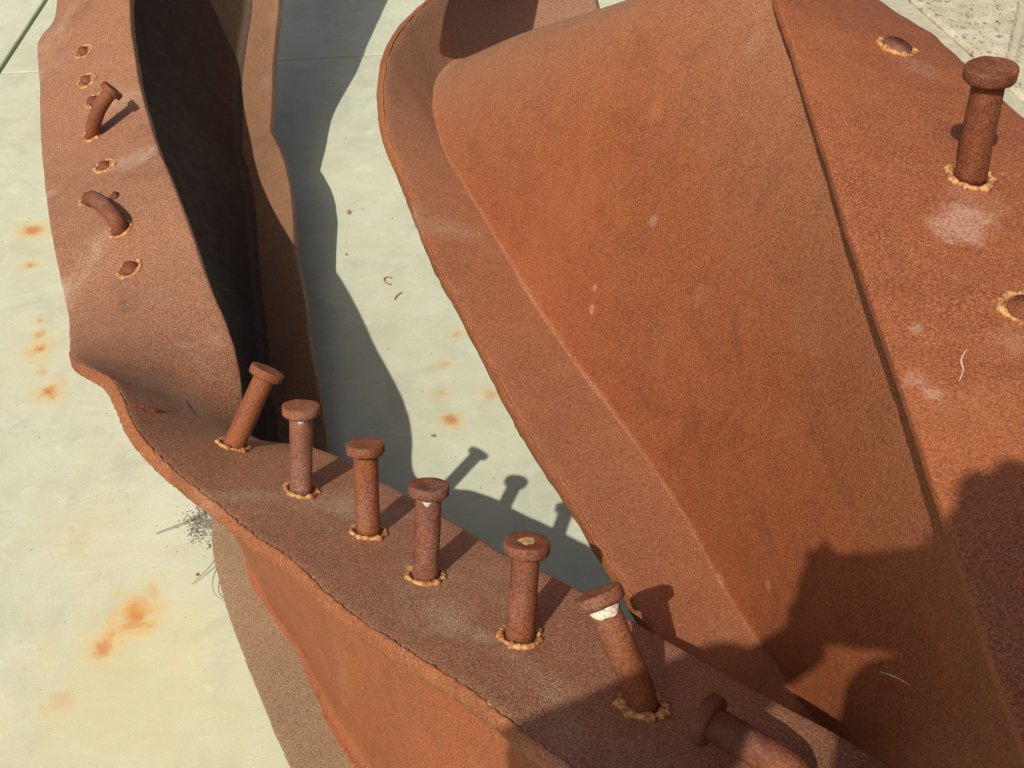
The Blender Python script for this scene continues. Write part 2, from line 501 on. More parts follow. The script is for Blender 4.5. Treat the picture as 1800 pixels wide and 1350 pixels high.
def head_mesh(c, ax, seed, R=.0176, th=.0102, dish=.0012):
    rs_ = random.Random(seed)
    prof = [(.0002, -th), (R * .62, -th), (R * .93, -th + .0006), (R * .995, -th + .0022), (R, -th * .55), (R * .998, -.0016), (R * .975, -.0004), (R * .93, 0), (R * .62, -dish * .3), (R * .3, -dish), (.0002, -dish)]
    x = ax.orthogonal().normalized(); y = ax.cross(x); rings = []
    ex, ey = 1 + rs_.uniform(-.03, .03), 1 + rs_.uniform(-.03, .03); off = rs_.uniform(0, 9)
    for r_, z in prof:
        R_ = []
        for k in range(32):
            a = 2 * math.pi * k / 32
            w = 1 + .028 * noise.noise(Vector((math.cos(a) * 1.8 + off, math.sin(a) * 1.8, z * 90)))
            zz = z + (.0006 * noise.noise(Vector((math.cos(a) * 2, math.sin(a) * 2 + off, 3))) if r_ > .002 else 0)
            R_.append(c + x * (math.cos(a) * r_ * ex * w) + y * (math.sin(a) * r_ * ey * w) + ax * zz)
        rings.append(R_)
    return loft('stud_head', rings)
def collar_mesh(c, n, seed, R=.0152, gap=0.0, fat=1.0):
    rs_ = random.Random(seed); off = rs_.uniform(0, 50)
    x = n.orthogonal().normalized(); y = n.cross(x); rings = []
    m = 72; lumps = rs_.randint(13, 17)
    for k in range(m):
        a = 2 * math.pi * k / m
        d = Vector((math.cos(a), math.sin(a), 0))
        nz = noise.noise(Vector((d.x * 2.2 + off, d.y * 2.2, 1)))
        lump = abs(math.sin(a * lumps / 2 + nz * 2.0)) ** .7
        n2 = noise.noise(Vector((d.x * 7 + off, d.y * 7, 4))); n3 = noise.noise(Vector((d.x * 19 + off, d.y * 19, 9)))
        rt = max(.0007, .0019 + .0005 * lump + .0022 * nz + .0013 * n2 + .0009 * n3) * fat
        if gap and (math.sin(a + off) > 1 - gap): rt *= .45
        RR = R + .0012 * nz + .0004 * lump + .0012 * n2
        ring = []
        for q in range(9):
            b = 2 * math.pi * q / 9
            ring.append(c + x * (d.x * (RR + rt * 1.15 * math.cos(b))) + y * (d.y * (RR + rt * 1.15 * math.cos(b))) + n * (rt * .95 * math.sin(b) + .0006))
        rings.append(ring)
    V = [v for r in rings for v in r]; F = []
    for i in range(m):
        for j in range(9):
            a = i * 9 + j; b = i * 9 + (j + 1) % 9; i2 = (i + 1) % m
            F.append((a, b, i2 * 9 + (j + 1) % 9, i2 * 9 + j))
    return mesh('weld_collar', V, F)
def stud(beam, bvh, ways, seed, head=True, residue=0.0, rh=.0009, label=None, collar=True, rad=.0110, fat=1.0, endcollar=False, cR=.0152, worn=False):
    """ways: (pixel x, pixel y, height over the plate); first way is the foot"""
    p0, n = hit(bvh, ways[0][0], ways[0][1])
    P = [p0 - n * .002]
    for x, y, h in ways[1:]:
        P.append(above(x, y, p0 + n * h) if len(ways) == 2 else plane_at(x, y, p0, n, h))
    path = resample(P, 22) if len(P) > 2 else [P[0].lerp(P[1], i / 12) for i in range(13)]
    radii = [rad * (1 + .018 * noise.noise(Vector((i * .4, seed, 0)))) for i in range(len(path))]
    for i in (0, 1): radii[i] *= 1.06 - .03 * i
    o = link('stud' if head or endcollar else 'stud_stub', loft('stud', tube_rings(path, radii, 22, .05, seed)), M_STUD)
    adopt(o, beam)
    if label: o['label'] = label
    ax = (path[-1] - path[-3]).normalized()
    if head:
        hd = link('stud_head', head_mesh(path[-1] + ax * .002, ax, seed), M_STUD); hd.parent = o
        if worn:                                     # bare bright patch where the top was struck
            x_ = ax.orthogonal().normalized(); y_ = ax.cross(x_); V = []; F = []
            for q in range(24):
                a_ = 2 * math.pi * q / 24; rr = .0072 * (1 + .55 * noise.noise(Vector((math.cos(a_) * 1.6, math.sin(a_) * 1.6, seed))))
                V.append(path[-1] + ax * .0011 + x_ * (rr * math.cos(a_)) + y_ * (rr * .8 * math.sin(a_)) + ax * .0006)
            V.append(path[-1] + ax * .0016); F = [(q, (q + 1) % 24, 24) for q in range(24)]
            wp = link('worn_patch', mesh('worn_patch', V, F), M_WORN); wp.parent = o
    if collar:
        cl = link('weld_collar', collar_mesh(p0, n, seed, R=cR, fat=fat), M_COLLAR); cl.parent = o
    if endcollar:
        h2, n2 = hit(bvh, ways[-1][0], ways[-1][1])
        cl = link('weld_collar', collar_mesh(h2, n2, seed + 5, R=.0145, fat=.8), M_COLLAR); cl.parent = o
    if residue:
        # flake of pale residue clinging under the head on the side that faces the camera
        i0 = len(path) - 3
        c1 = path[-1] - ax * .0086
        view = (CAM - c1); view = (view - ax * view.dot(ax)).normalized(); sidev = ax.cross(view)
        m = 18; V = []; F = []
        rs_ = random.Random(seed + 11)
        for k in range(m + 1):
            a = (k / m - .5) * residue * 2.0
            d = view * math.cos(a) + sidev * math.sin(a)
            taper = math.cos((k / m - .5) * math.pi) ** .6
            drop = (rh + .0042 * max(0, .25 + noise.noise(Vector((k * .30, seed * 1.7, 2))))) * taper + .0003
            for rr, zz in ((rad * 1.04, .0), (rad * 1.10, -.0004), (rad * 1.09, -drop * .6), (rad * 1.02, -drop)):
                V.append(c1 + d * rr + ax * zz)
        for k in range(m):
            for q in range(3):
                a = k * 4 + q; F.append((a, a + 1, a + 5, a + 4))
        rz = link('pale_residue', mesh('pale_residue', V, F), M_PALE); rz.parent = o
        rz['label'] = 'flake of pale residue under the stud head'
    return o
def plane_at(px, py, p0, n, h):
    r = ray(px, py); q = p0 + n * h
    return CAM + r * ((q - CAM).dot(n) / r.dot(n))
def scar(beam, bvh, pts, w, hgt, seed, name='torn_sliver', mat=None):
    P = []; N = []
    for x, y in pts:
        p, n = hit(bvh, x, y); P.append(p); N.append(n)
    rings = []
    m = 26; path = resample(P, m)
    for i, p in enumerate(path):
        T = (path[min(i + 1, m)] - path[max(i - 1, 0)]).normalized()
        n = N[min(len(N) - 1, int(i / m * len(N)))]; s = T.cross(n).normalized()
        k = math.sin(math.pi * min(1, max(.0, i / m))) ** .5 * (.6 + .7 * abs(noise.noise(Vector((i * .45, seed, 0)))) * 1.4) + .02
        ww, hh = w * k, hgt * k
        rings.append([p + s * ww - n * .001, p + s * ww * .7 + n * hh * .5, p + s * ww * .1 + n * hh, p - s * ww * .25 + n * hh * .8, p - s * ww * .5 + n * hh * .1, p - s * ww - n * .001])
    o = link(name, loft(name, rings), mat or M_EDGE)
    adopt(o, beam)
    return o

# ------------------------------------------------------------------ beam A: the twisted beam in front, kinked at its middle
A_NEAR = [(-0.8670,2.1827,0.4724),(-0.8634,2.1562,0.4637),(-0.8578,2.1188,0.4513),(-0.8524,2.0822,0.4393),(-0.8487,2.0496,0.4291),(-0.8457,2.0148,0.4194),(-0.8421,1.9782,0.4100),(-0.8372,1.9423,0.4007),(-0.8313,1.9061,0.3911),(-0.8262,1.8696,0.3842),(-0.8255,1.8344,0.3840),(-0.8268,1.7987,0.3879),(-0.8216,1.7597,0.3885),(-0.8113,1.7209,0.3838),(-0.8009,1.6855,0.3774),(-0.7910,1.6520,0.3715),(-0.7815,1.6177,0.3670),(-0.7716,1.5828,0.3631),(-0.7612,1.5474,0.3603),(-0.7502,1.5125,0.3587),(-0.7384,1.4771,0.3583),(-0.7258,1.4413,0.3592),(-0.7125,1.4059,0.3619),(-0.6992,1.3716,0.3659),(-0.6860,1.3380,0.3707),(-0.6722,1.3040,0.3768),(-0.6588,1.2718,0.3835),(-0.6459,1.2409,0.3888),(-0.6324,1.2094,0.3920),(-0.6188,1.1777,0.3941),(-0.6054,1.1462,0.3957),(-0.5921,1.1150,0.3958),(-0.5781,1.0822,0.3953),(-0.5634,1.0484,0.3984),(-0.5498,1.0160,0.4066),(-0.5370,0.9839,0.4180),(-0.5239,0.9519,0.4320),(-0.5100,0.9217,0.4497),(-0.4943,0.8934,0.4701),(-0.4759,0.8658,0.4894),(-0.4548,0.8394,0.5077),(-0.4294,0.8137,0.5239),(-0.4037,0.7888,0.5349),(-0.3857,0.7605,0.5369),(-0.3686,0.7287,0.5335),(-0.3429,0.6975,0.5311),(-0.3104,0.6672,0.5287),(-0.2823,0.6445,0.5264),(-0.2618,0.6269,0.5268),(-0.2413,0.6060,0.5311),(-0.2174,0.5827,0.5397),(-0.1920,0.5588,0.5505),(-0.1708,0.5345,0.5605),(-0.1482,0.5059,0.5714),(-0.1200,0.4758,0.5843),(-0.0903,0.4477,0.5970),(-0.0624,0.4218,0.6087),(-0.0353,0.3978,0.6204),(-0.0087,0.3710,0.6294),(0.0172,0.3452,0.6376),(0.0420,0.3214,0.6476),(0.0686,0.2947,0.6616),(0.0957,0.2670,0.6774),(0.1153,0.2468,0.6889)]
A_FAR = [(-0.7508,2.1544,0.6055),(-0.7417,2.1312,0.5926),(-0.7293,2.0976,0.5741),(-0.7181,2.0626,0.5560),(-0.7095,2.0300,0.5399),(-0.7015,1.9988,0.5240),(-0.6935,1.9692,0.5088),(-0.6850,1.9386,0.4934),(-0.6770,1.9081,0.4794),(-0.6698,1.8774,0.4685),(-0.6637,1.8453,0.4610),(-0.6584,1.8136,0.4555),(-0.6530,1.7843,0.4504),(-0.6466,1.7551,0.4455),(-0.6386,1.7235,0.4414),(-0.6291,1.6901,0.4376),(-0.6191,1.6572,0.4334),(-0.6093,1.6251,0.4293),(-0.5993,1.5935,0.4256),(-0.5887,1.5617,0.4220),(-0.5774,1.5308,0.4189),(-0.5658,1.5006,0.4175),(-0.5540,1.4706,0.4183),(-0.5419,1.4399,0.4207),(-0.5296,1.4087,0.4238),(-0.5172,1.3785,0.4278),(-0.5037,1.3470,0.4329),(-0.4889,1.3140,0.4372),(-0.4741,1.2814,0.4397),(-0.4594,1.2488,0.4412),(-0.4449,1.2158,0.4419),(-0.4306,1.1822,0.4415),(-0.4172,1.1500,0.4404),(-0.4044,1.1196,0.4398),(-0.3913,1.0886,0.4412),(-0.3784,1.0578,0.4433),(-0.3648,1.0281,0.4433),(-0.3496,0.9979,0.4400),(-0.3353,0.9668,0.4345),(-0.3231,0.9360,0.4275),(-0.3136,0.9044,0.4173),(-0.3082,0.8731,0.4066),(-0.3002,0.8449,0.4018),(-0.2833,0.8243,0.4061),(-0.2616,0.8108,0.4160),(-0.2398,0.7995,0.4265),(-0.2173,0.7888,0.4351),(-0.1863,0.7689,0.4406),(-0.1501,0.7396,0.4464),(-0.1169,0.7106,0.4563),(-0.0875,0.6822,0.4670),(-0.0601,0.6545,0.4785),(-0.0327,0.6250,0.4917),(-0.0093,0.5977,0.5047),(0.0126,0.5754,0.5173),(0.0368,0.5534,0.5288),(0.0634,0.5288,0.5390),(0.0908,0.5021,0.5487),(0.1173,0.4763,0.5583),(0.1449,0.4498,0.5687),(0.1734,0.4221,0.5804),(0.2037,0.3913,0.5951),(0.2322,0.3612,0.6098),(0.2512,0.3405,0.6196)]
A_BC = [(-0.5564,2.3232,0.3303),(-0.5571,2.2960,0.3099),(-0.5565,2.2608,0.2862),(-0.5551,2.2197,0.2618),(-0.5556,2.1790,0.2390),(-0.5589,2.1421,0.2178),(-0.5630,2.1085,0.1981),(-0.5650,2.0724,0.1793),(-0.5627,2.0230,0.1600),(-0.5549,1.9574,0.1415),(-0.5446,1.8920,0.1272),(-0.5385,1.8508,0.1189),(-0.5377,1.8350,0.1156),(-0.5348,1.8231,0.1153),(-0.5255,1.7999,0.1157),(-0.5134,1.7671,0.1149),(-0.5026,1.7318,0.1123),(-0.4934,1.6959,0.1081),(-0.4853,1.6588,0.1026),(-0.4780,1.6200,0.0960),(-0.4705,1.5778,0.0893),(-0.4616,1.5319,0.0844),(-0.4518,1.4860,0.0821),(-0.4418,1.4429,0.0820),(-0.4319,1.4016,0.0833),(-0.4224,1.3623,0.0854),(-0.4155,1.3295,0.0861),(-0.4110,1.3022,0.0829),(-0.4054,1.2734,0.0761),(-0.3983,1.2431,0.0704),(-0.3920,1.2176,0.0704),(-0.3861,1.1933,0.0739),(-0.3779,1.1550,0.0761),(-0.3694,1.0974,0.0758),(-0.3653,1.0331,0.0740),(-0.3644,0.9734,0.0690),(-0.3508,0.9107,0.0562),(-0.3210,0.8412,0.0416),(-0.3107,0.7854,0.0450),(-0.3403,0.7519,0.0735),(-0.3876,0.7240,0.1184),(-0.4239,0.6903,0.1686),(-0.4323,0.6570,0.2087),(-0.4113,0.6352,0.2278),(-0.3709,0.6257,0.2313),(-0.3239,0.6227,0.2319),(-0.2783,0.6216,0.2352),(-0.2360,0.6151,0.2386),(-0.1982,0.5916,0.2370),(-0.1667,0.5511,0.2312),(-0.1439,0.5056,0.2274),(-0.1286,0.4612,0.2273),(-0.1160,0.4191,0.2292),(-0.1013,0.3826,0.2321),(-0.0813,0.3531,0.2373),(-0.0571,0.3274,0.2460),(-0.0336,0.3028,0.2565),(-0.0118,0.2802,0.2662),(0.0123,0.2581,0.2746),(0.0424,0.2315,0.2846),(0.0768,0.1980,0.2987),(0.1096,0.1617,0.3162),(0.1361,0.1298,0.3329),(0.1563,0.1048,0.3464)]
A_BF = [(-0.4955,2.3107,0.3947),(-0.4933,2.2846,0.3725),(-0.4893,2.2501,0.3469),(-0.4841,2.2091,0.3204),(-0.4802,2.1684,0.2956),(-0.4795,2.1324,0.2725),(-0.4812,2.1009,0.2512),(-0.4830,2.0671,0.2313),(-0.4830,2.0205,0.2117),(-0.4790,1.9582,0.1933),(-0.4723,1.8966,0.1789),(-0.4685,1.8590,0.1702),(-0.4682,1.8462,0.1666),(-0.4647,1.8363,0.1667),(-0.4546,1.8142,0.1683),(-0.4412,1.7818,0.1686),(-0.4285,1.7470,0.1665),(-0.4175,1.7124,0.1622),(-0.4079,1.6772,0.1561),(-0.4002,1.6408,0.1483),(-0.3934,1.6014,0.1399),(-0.3865,1.5589,0.1329),(-0.3784,1.5162,0.1288),(-0.3687,1.4758,0.1270),(-0.3578,1.4367,0.1266),(-0.3477,1.3992,0.1270),(-0.3406,1.3675,0.1268),(-0.3362,1.3426,0.1255),(-0.3316,1.3189,0.1235),(-0.3255,1.2924,0.1214),(-0.3188,1.2635,0.1176),(-0.3095,1.2249,0.1063),(-0.2937,1.1632,0.0829),(-0.2761,1.0901,0.0626),(-0.2673,1.0339,0.0632),(-0.2715,0.9989,0.0760),(-0.2876,0.9682,0.0863),(-0.3143,0.9281,0.0900),(-0.3511,0.8817,0.0906),(-0.3962,0.8364,0.0948),(-0.4428,0.7890,0.1081),(-0.4765,0.7362,0.1289),(-0.4816,0.6871,0.1462),(-0.4561,0.6539,0.1498),(-0.4115,0.6367,0.1426),(-0.3622,0.6275,0.1336),(-0.3141,0.6192,0.1277),(-0.2654,0.6055,0.1260),(-0.2173,0.5814,0.1298),(-0.1748,0.5495,0.1387),(-0.1388,0.5153,0.1504),(-0.1059,0.4813,0.1637),(-0.0744,0.4488,0.1778),(-0.0452,0.4219,0.1905),(-0.0184,0.4003,0.2011),(0.0066,0.3788,0.2111),(0.0295,0.3554,0.2212),(0.0512,0.3327,0.2304),(0.0756,0.3104,0.2391),(0.1066,0.2832,0.2499),(0.1426,0.2483,0.2648),(0.1768,0.2102,0.2825),(0.2040,0.1771,0.2988),(0.2242,0.1516,0.3118)]
A_BN = [(-0.6173,2.3358,0.2659),(-0.6205,2.3122,0.2494),(-0.6221,2.2735,0.2255),(-0.6205,2.2288,0.2017),(-0.6197,2.1879,0.1814),(-0.6232,2.1495,0.1614),(-0.6287,2.1142,0.1431),(-0.6325,2.0834,0.1277),(-0.6286,2.0340,0.1083),(-0.6193,1.9593,0.0877),(-0.6153,1.8765,0.0749),(-0.6193,1.8331,0.0701),(-0.6241,1.8292,0.0682),(-0.6191,1.8187,0.0675),(-0.6028,1.7924,0.0662),(-0.5836,1.7538,0.0634),(-0.5710,1.7186,0.0597),(-0.5602,1.6813,0.0551),(-0.5507,1.6409,0.0500),(-0.5450,1.6021,0.0444),(-0.5396,1.5569,0.0386),(-0.5308,1.5052,0.0350),(-0.5195,1.4539,0.0351),(-0.5097,1.4091,0.0371),(-0.5009,1.3682,0.0398),(-0.4895,1.3215,0.0448),(-0.4837,1.2885,0.0486),(-0.4841,1.2709,0.0493),(-0.4817,1.2509,0.0497),(-0.4759,1.2248,0.0501),(-0.4699,1.1967,0.0501),(-0.4666,1.1763,0.0490),(-0.4539,1.1330,0.0456),(-0.4350,1.0620,0.0436),(-0.4228,0.9907,0.0480),(-0.4184,0.9341,0.0512),(-0.3951,0.8663,0.0328),(-0.3600,0.7764,0.0139),(-0.3808,0.7316,0.0430),(-0.4279,0.7158,0.0956),(-0.4766,0.6980,0.1601),(-0.5089,0.6652,0.2340),(-0.5066,0.6263,0.2898),(-0.4777,0.6041,0.3054),(-0.4290,0.5910,0.2978),(-0.3743,0.5814,0.2924),(-0.3207,0.5741,0.2943),(-0.2767,0.5729,0.2958),(-0.2435,0.5477,0.2837),(-0.2190,0.5001,0.2678),(-0.2087,0.4545,0.2623),(-0.2018,0.4103,0.2592),(-0.1948,0.3665,0.2589),(-0.1793,0.3295,0.2616),(-0.1509,0.3021,0.2685),(-0.1196,0.2747,0.2798),(-0.0950,0.2488,0.2925),(-0.0758,0.2269,0.3034),(-0.0539,0.2079,0.3098),(-0.0235,0.1827,0.3172),(0.0120,0.1489,0.3305),(0.0447,0.1115,0.3501),(0.0715,0.0785,0.3691),(0.0884,0.0579,0.3811)]

VA = [Vector(p) for p in A_NEAR]; VF = [Vector(p) for p in A_FAR]
TH = .0145
kBc = [(4 * i, A_BC[2 * i]) for i in range(16)]
kBf = [(4 * i, A_BF[2 * i]) for i in range(16)]
kBn = [(4 * i, tuple(2 * a - b for a, b in zip(A_BC[2 * i], A_BF[2 * i]))) for i in range(16)]
kBc += [(64, (-.378, 1.155, .062)), (68, (-.371, 1.080, .052)), (72, (-.365, .995, .046)), (78, (-.356, .912, .048)), (84, (-.317, .831, .058)), (90, (-.267, .755, .082)),
        (96, (-.205, .640, .128)), (102, (-.150, .550, .163)), (108, (-.085, .455, .195)), (114, (-.005, .380, .225)), (120, (.070, .305, .250)), (126, (.145, .225, .280))]
kBf += [(64, (-.292, 1.165, .090)), (68, (-.278, 1.090, .074)), (72, (-.280, .990, .062)), (78, (-.278, .895, .060)), (84, (-.250, .828, .072)), (90, (-.200, .778, .094)),
        (96, (-.135, .660, .140)), (102, (-.077, .572, .175)), (108, (-.010, .480, .207)), (114, (.065, .420, .237)), (120, (.135, .350, .260)), (126, (.210, .275, .290))]
kBn += [(64, (-.462, 1.150, .034)), (68, (-.455, 1.080, .030)), (72, (-.446, 1.012, .028)), (78, (-.424, .928, .034)), (84, (-.383, .828, .048)), (90, (-.338, .737, .072)),
        (96, (-.278, .620, .118)), (102, (-.236, .545, .148)), (108, (-.165, .430, .183)), (114, (-.080, .335, .213)), (120, (-.005, .250, .240)), (126, (.070, .170, .272))]
for kn in (kBc, kBf, kBn):
    for i_, (k_, p_) in enumerate(kn):
        kn[i_] = (k_, (p_[0], p_[1], max(p_[2], .020)))
beam_a = empty('twisted_girder', (-.37, .97, .02),
    label='long twisted rusty girder in front, kinked halfway, with a row of studs on top', category='girder')
rings = []; rowsW = []; ringsB = []; tornP = []
vp = fillet_params(.37, .004, .012, 12); vp = vp[:-1] + [.968, .985, .994, 1.0]
t = -12.0
while t <= 63.4:
    N, F = cr(VA, t), cr(VF, t)
    T = (cr(VA, t + .3) + cr(VF, t + .3) - cr(VA, t - .3) - cr(VF, t - .3)).normalized()
    n = T.cross(F - N).normalized()
    if n.z < 0: n = -n
    rings.append(flange_ring(N, F, n, TH, wob=.0014 if t < 44 else .002, key=t * 1.1))
    k = 2 * t
    bc, bf, bn = keyed(kBc, k), keyed(kBf, k), keyed(kBn, k)
    top = (N + F) * .5 - n * (TH - .001)
    rowsW.append([bc.lerp(top, v) + Vector((0, 0, -.004)) * (1 - v) for v in vp])
    wn_ = (top - bc).normalized()
    # bottom flange passes through its own middle
    ringsB.append(flange_ring(bn, bf, wn_, .014, m=10, wob=.002, key=t * .9 + 40))
    t += .2
top_me = loft('top_flange', rings)
topA = link('top_flange', top_me, M_FLANGE); adopt(topA, beam_a)
webA = link('web', web_loft('web', rowsW, .0045, .012, .012, .004), M_WEB); adopt(webA, beam_a)
webA.data.materials.append(M_DULL_SHADE)
dust_shading_attr(webA.data, [.28 * math.exp(-((d - .014) / .007) ** 2) for row in DIST for d in row])
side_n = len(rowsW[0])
for p in webA.data.polygons:                        # the far face takes the duller rust with shade painted in
    if p.index < (len(rowsW) - 1) * 2 * side_n and (p.index % (2 * side_n)) < side_n - 1: p.material_index = 1 if FRONT_SHADED else 0
    elif p.index < (len(rowsW) - 1) * 2 * side_n: p.material_index = 0 if FRONT_SHADED else 1
botA = link('bottom_flange', loft('bottom_flange', ringsB), M_LOWFLANGE); adopt(botA, beam_a)
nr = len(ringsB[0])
dust_shading_attr(botA.data, [.48 * max(0, min(1, (-12 + .2 * i - 32) / 5)) for i in range(len(ringsB)) for _ in range(nr)])
BA = bvh_of(top_me)
# flame-cut, torn bead along the edge that faces the camera
def bead(stations, th, ramp):
    R = []
    for N, n, out, tt in stations:
        a = ramp(tt) * (1 + .9 * fbm(Vector((tt * 1.3, 5, 1)), 1.0, 4))
        c = N - n * (th * .5) + out * .0003
        seg = []
        for q in range(14):
            b = 2 * math.pi * q / 14
            rr = 1 + .35 * noise.noise(Vector((math.cos(b) * 1.5, math.sin(b) * 1.5, tt * 4.0)))
            seg.append(c + out * (.0026 * a * rr * math.cos(b) + .0013 * noise.noise(Vector((tt * 9, math.sin(b) * 3, 4))) + .0009 * noise.noise(Vector((tt * 23, math.sin(b) * 7, 1)))) + n * (th * .5 * (.86 + .2 * min(a, 1.6)) * (1 + .16 * noise.noise(Vector((tt * 6, b, 1))) + .10 * noise.noise(Vector((tt * 19, b, 6)))) * math.sin(b)))
        R.append(seg)
    return R
t = 37.0
while t <= 63.4:
    N, F = cr(VA, t), cr(VF, t)
    T = (cr(VA, t + .3) + cr(VF, t + .3) - cr(VA, t - .3) - cr(VF, t - .3)).normalized()
    n = T.cross(F - N).normalized()
    if n.z < 0: n = -n
    tornP.append((N, n, (N - F).normalized(), t)); t += .05
R = bead(tornP, TH, lambda v: max(.25, min(1, (v - 38) / 8)))
te = link('torn_edge', loft('torn_edge', R), M_EDGE); adopt(te, beam_a)
te['label'] = 'rough flame-cut orange edge of the top flange'

stud(beam_a, BA, [(410, 783, 0), (470, 652, .08)], 1, label='leaning headed stud at the kink')
stud(beam_a, BA, [(530, 862, 0), (529, 716, .08)], 2, residue=.6, rh=.0012)
stud(beam_a, BA, [(648, 936, 0), (642, 783, .08)], 3)
stud(beam_a, BA, [(748, 1013, 0), (754, 855, .08)], 4, residue=1.2, rh=.0016)
stud(beam_a, BA, [(914, 1120, 0), (926, 955, .08)], 5, worn=True)
stud(beam_a, BA, [(1131, 1240, 0), (1123, 1212, .014), (1090, 1135, .048), (1051, 1045, .080)], 6, residue=1.3, rh=.0062, fat=1.35, label='bent headed stud with pale residue under its head')
stud(beam_a, BA, [(1408, 1378, 0), (1398, 1362, .016), (1345, 1326, .026), (1237, 1262, .034)], 7, label='flattened stud lying over the flange in shadow', collar=False)
stud(beam_a, BA, [(162, 237, 0), (166, 214, .022), (178, 184, .040), (198, 157, .050)], 8, label='bent headed stud near the far end')
stud(beam_a, BA, [(211, 404, 0), (203, 386, .018), (184, 364, .026), (166, 350, .018), (158, 350, .002)], 9, head=False, endcollar=True, label='stud bent right over onto the flange')
for i, (x, y) in enumerate([(148, 91), (153, 142), (165, 178), (185, 292), (228, 473)]):
    stud(beam_a, BA, [(x, y, 0), (x + 1, y - 3, .004 + .003 * (i == 4))], 20 + i, head=False, fat=.8)
stud(beam_a, BA, [(199, 347, 0), (205, 342, .010)], 31, head=False, rad=.006, collar=False)
scar(beam_a, BA, [(183, 542), (205, 537), (226, 527)], .003, .004, 1)
scar(beam_a, BA, [(222, 714), (250, 716), (268, 722), (290, 724)], .004, .004, 2)
scar(beam_a, BA, [(82, 71), (96, 65), (112, 58)], .002, .002, 3)

# ------------------------------------------------------------------ beam B: the deep beam on the right, its far end folded over
beam_b = empty('folded_girder', (.2, .9, .49),
    label='deep rusty girder on the right, broad smooth orange web, far end curled over', category='girder')
ZE = .505
ePX = [(1020, -120, .55), (940, -110, .56), (860, -85, .562), (800, -45, .562), (757, 0, .562), (713, 43, .562), (687, 87, .558), (675, 150, .548), (680, 227, .530), (710, 310, .515), (763, 450, .505), (812, 540, .505), (862, 637, .505),
       (912, 733, .506), (962, 813, .507), (1012, 886, .508), (1052, 953, .510), (1094, 1016, .512), (1126, 1072, .514), (1215, 1205, .515), (1330, 1350, .515), (1430, 1470, .515)]
E3 = [at_z(*p) for p in ePX]
fPX = [(758, 170), (761, 190), (767, 233), (787, 283), (813, 322), (843, 373), (877, 430), (913, 490), (983, 597), (1033, 662), (1083, 727), (1133, 795), (1180, 862), (1217, 917), (1260, 1003), (1310, 1082), (1350, 1140), (1440, 1265), (1545, 1395), (1640, 1515)]
F3 = [at_z(x, y, .492) for x, y in fPX]
F3 = [Vector((.17, 1.66, .470)), Vector((.07, 1.64, .475)), Vector((-.01, 1.60, .480)), Vector((-.075, 1.55, .485)), Vector((-.108, 1.49, .490))] + F3
Es = resample(E3, 160); Fs = resample(F3, 160)
# pair each edge sample with the fillet sample straight across from it
def smooth(P, it):
    for _ in range(it):
        P = [P[0]] + [(P[i - 1] + P[i] * 2 + P[i + 1]) * .25 for i in range(1, len(P) - 1)] + [P[-1]]
    return P
pair = []
for i, e in enumerate(Es):
    T = (Es[min(i + 1, 160)] - Es[max(i - 1, 0)]); T.z = 0; T.normalize()
    q = Vector((-T.y, T.x, 0))
    pair.append(e + q * .0875 + Vector((0, 0, -.012)) if True else e)
best = []
icurl = min(range(161), key=lambda i_: (Es[i_] - at_z(713, 43, .502)).length)
for i, e in enumerate(Es):
    f = min(Fs, key=lambda f_: (f_ - e).length + .35 * (f_ - pair[i]).length)
    best.append(f)
pair = smooth(best, 14)
ringsB = []; rimP = []
for i in range(161):
    e, f = Es[i], pair[i]
    T = (Es[min(i + 1, 160)] - Es[max(i - 1, 0)]).normalized()
    far_ = f + (f - e) * .95
    n = T.cross(far_ - e).normalized()
    if n.dot(Vector((-.2, -.6, .75))) < 0: n = -n
    ringsB.append(flange_ring(e, far_, n, .0155, m=16, wob=.0014, key=i * .30 + 90))
    if i > 8: rimP.append((e, n, (e - far_).normalized(), i * .35))
rim = link('torn_edge', loft('torn_edge', bead(rimP, .0155, lambda v: .75)), M_EDGE); adopt(rim, beam_b)
botB = link('bottom_flange', loft('bottom_flange', ringsB), M_BFLANGE); adopt(botB, beam_b)
nr = len(ringsB[0])
dust_shading_attr(botB.data, [.60 * max(0, min(1, (Es[i].y - 1.05) / .40)) for i in range(161) for _ in range(nr)])  # far part greyed in colour, dust tone standing in for its shading
tops = [(1.66, (.37, 1.50, .47)), (1.64, (.34, 1.43, .54)), (1.60, (.29, 1.32, .65)), (1.55, (.245, 1.20, .765)), (1.47, (.225, 1.115, .815)), (1.384, (.235, 1.06, .82)), (1.25, (.247, .99, .82)),
        (1.10, (.253, .92, .82)), (.95, (.256, .82, .82)), (.80, (.258, .70, .82)), (.65, (.260, .56, .82)), (.52, (.262, .43, .82)), (.42, (.272, .34, .82)), (.30, (.300, .22, .82)), (.2, (.32, .12, .82))]
tops = [(-a, (b[0] - .010, b[1], b[2] + .014) if b[2] == .82 else b) for a, b in tops]
rowsW = []
vp = fillet_params(.44, .009, .010, 30)
Fw = smooth(Fs, 14)
for i in range(161):
    f = Fw[i]
    s_ = i / 160
    tp = keyed(tops, -f.y) if True else None
    under = tp + (Vector((.045, .0, .006)) if tp.y < 1.0 else Vector((.012, .0, -.004)))
    ctrl = [f + Vector((0, 0, -.013)), f.lerp(tp, .33), f.lerp(tp, .66), tp, under]
    row = []
    for v in vp:
        p = cr(ctrl, v * 4)
        d = .005 * noise.noise(Vector((s_ * 5, v * 2.5, 2))) * min(1, v * 6)
        row.append(p + Vector((-d, 0, 0)))
    rowsW.append(row)
for _ in range(4):
    rowsW = [rowsW[0]] + [[(a + b * 2 + c) * .25 for a, b, c in zip(rowsW[i - 1], rowsW[i], rowsW[i + 1])] for i in range(1, 160)] + [rowsW[-1]]
web_me = web_loft('web', rowsW, .005, .010, 0, .009)
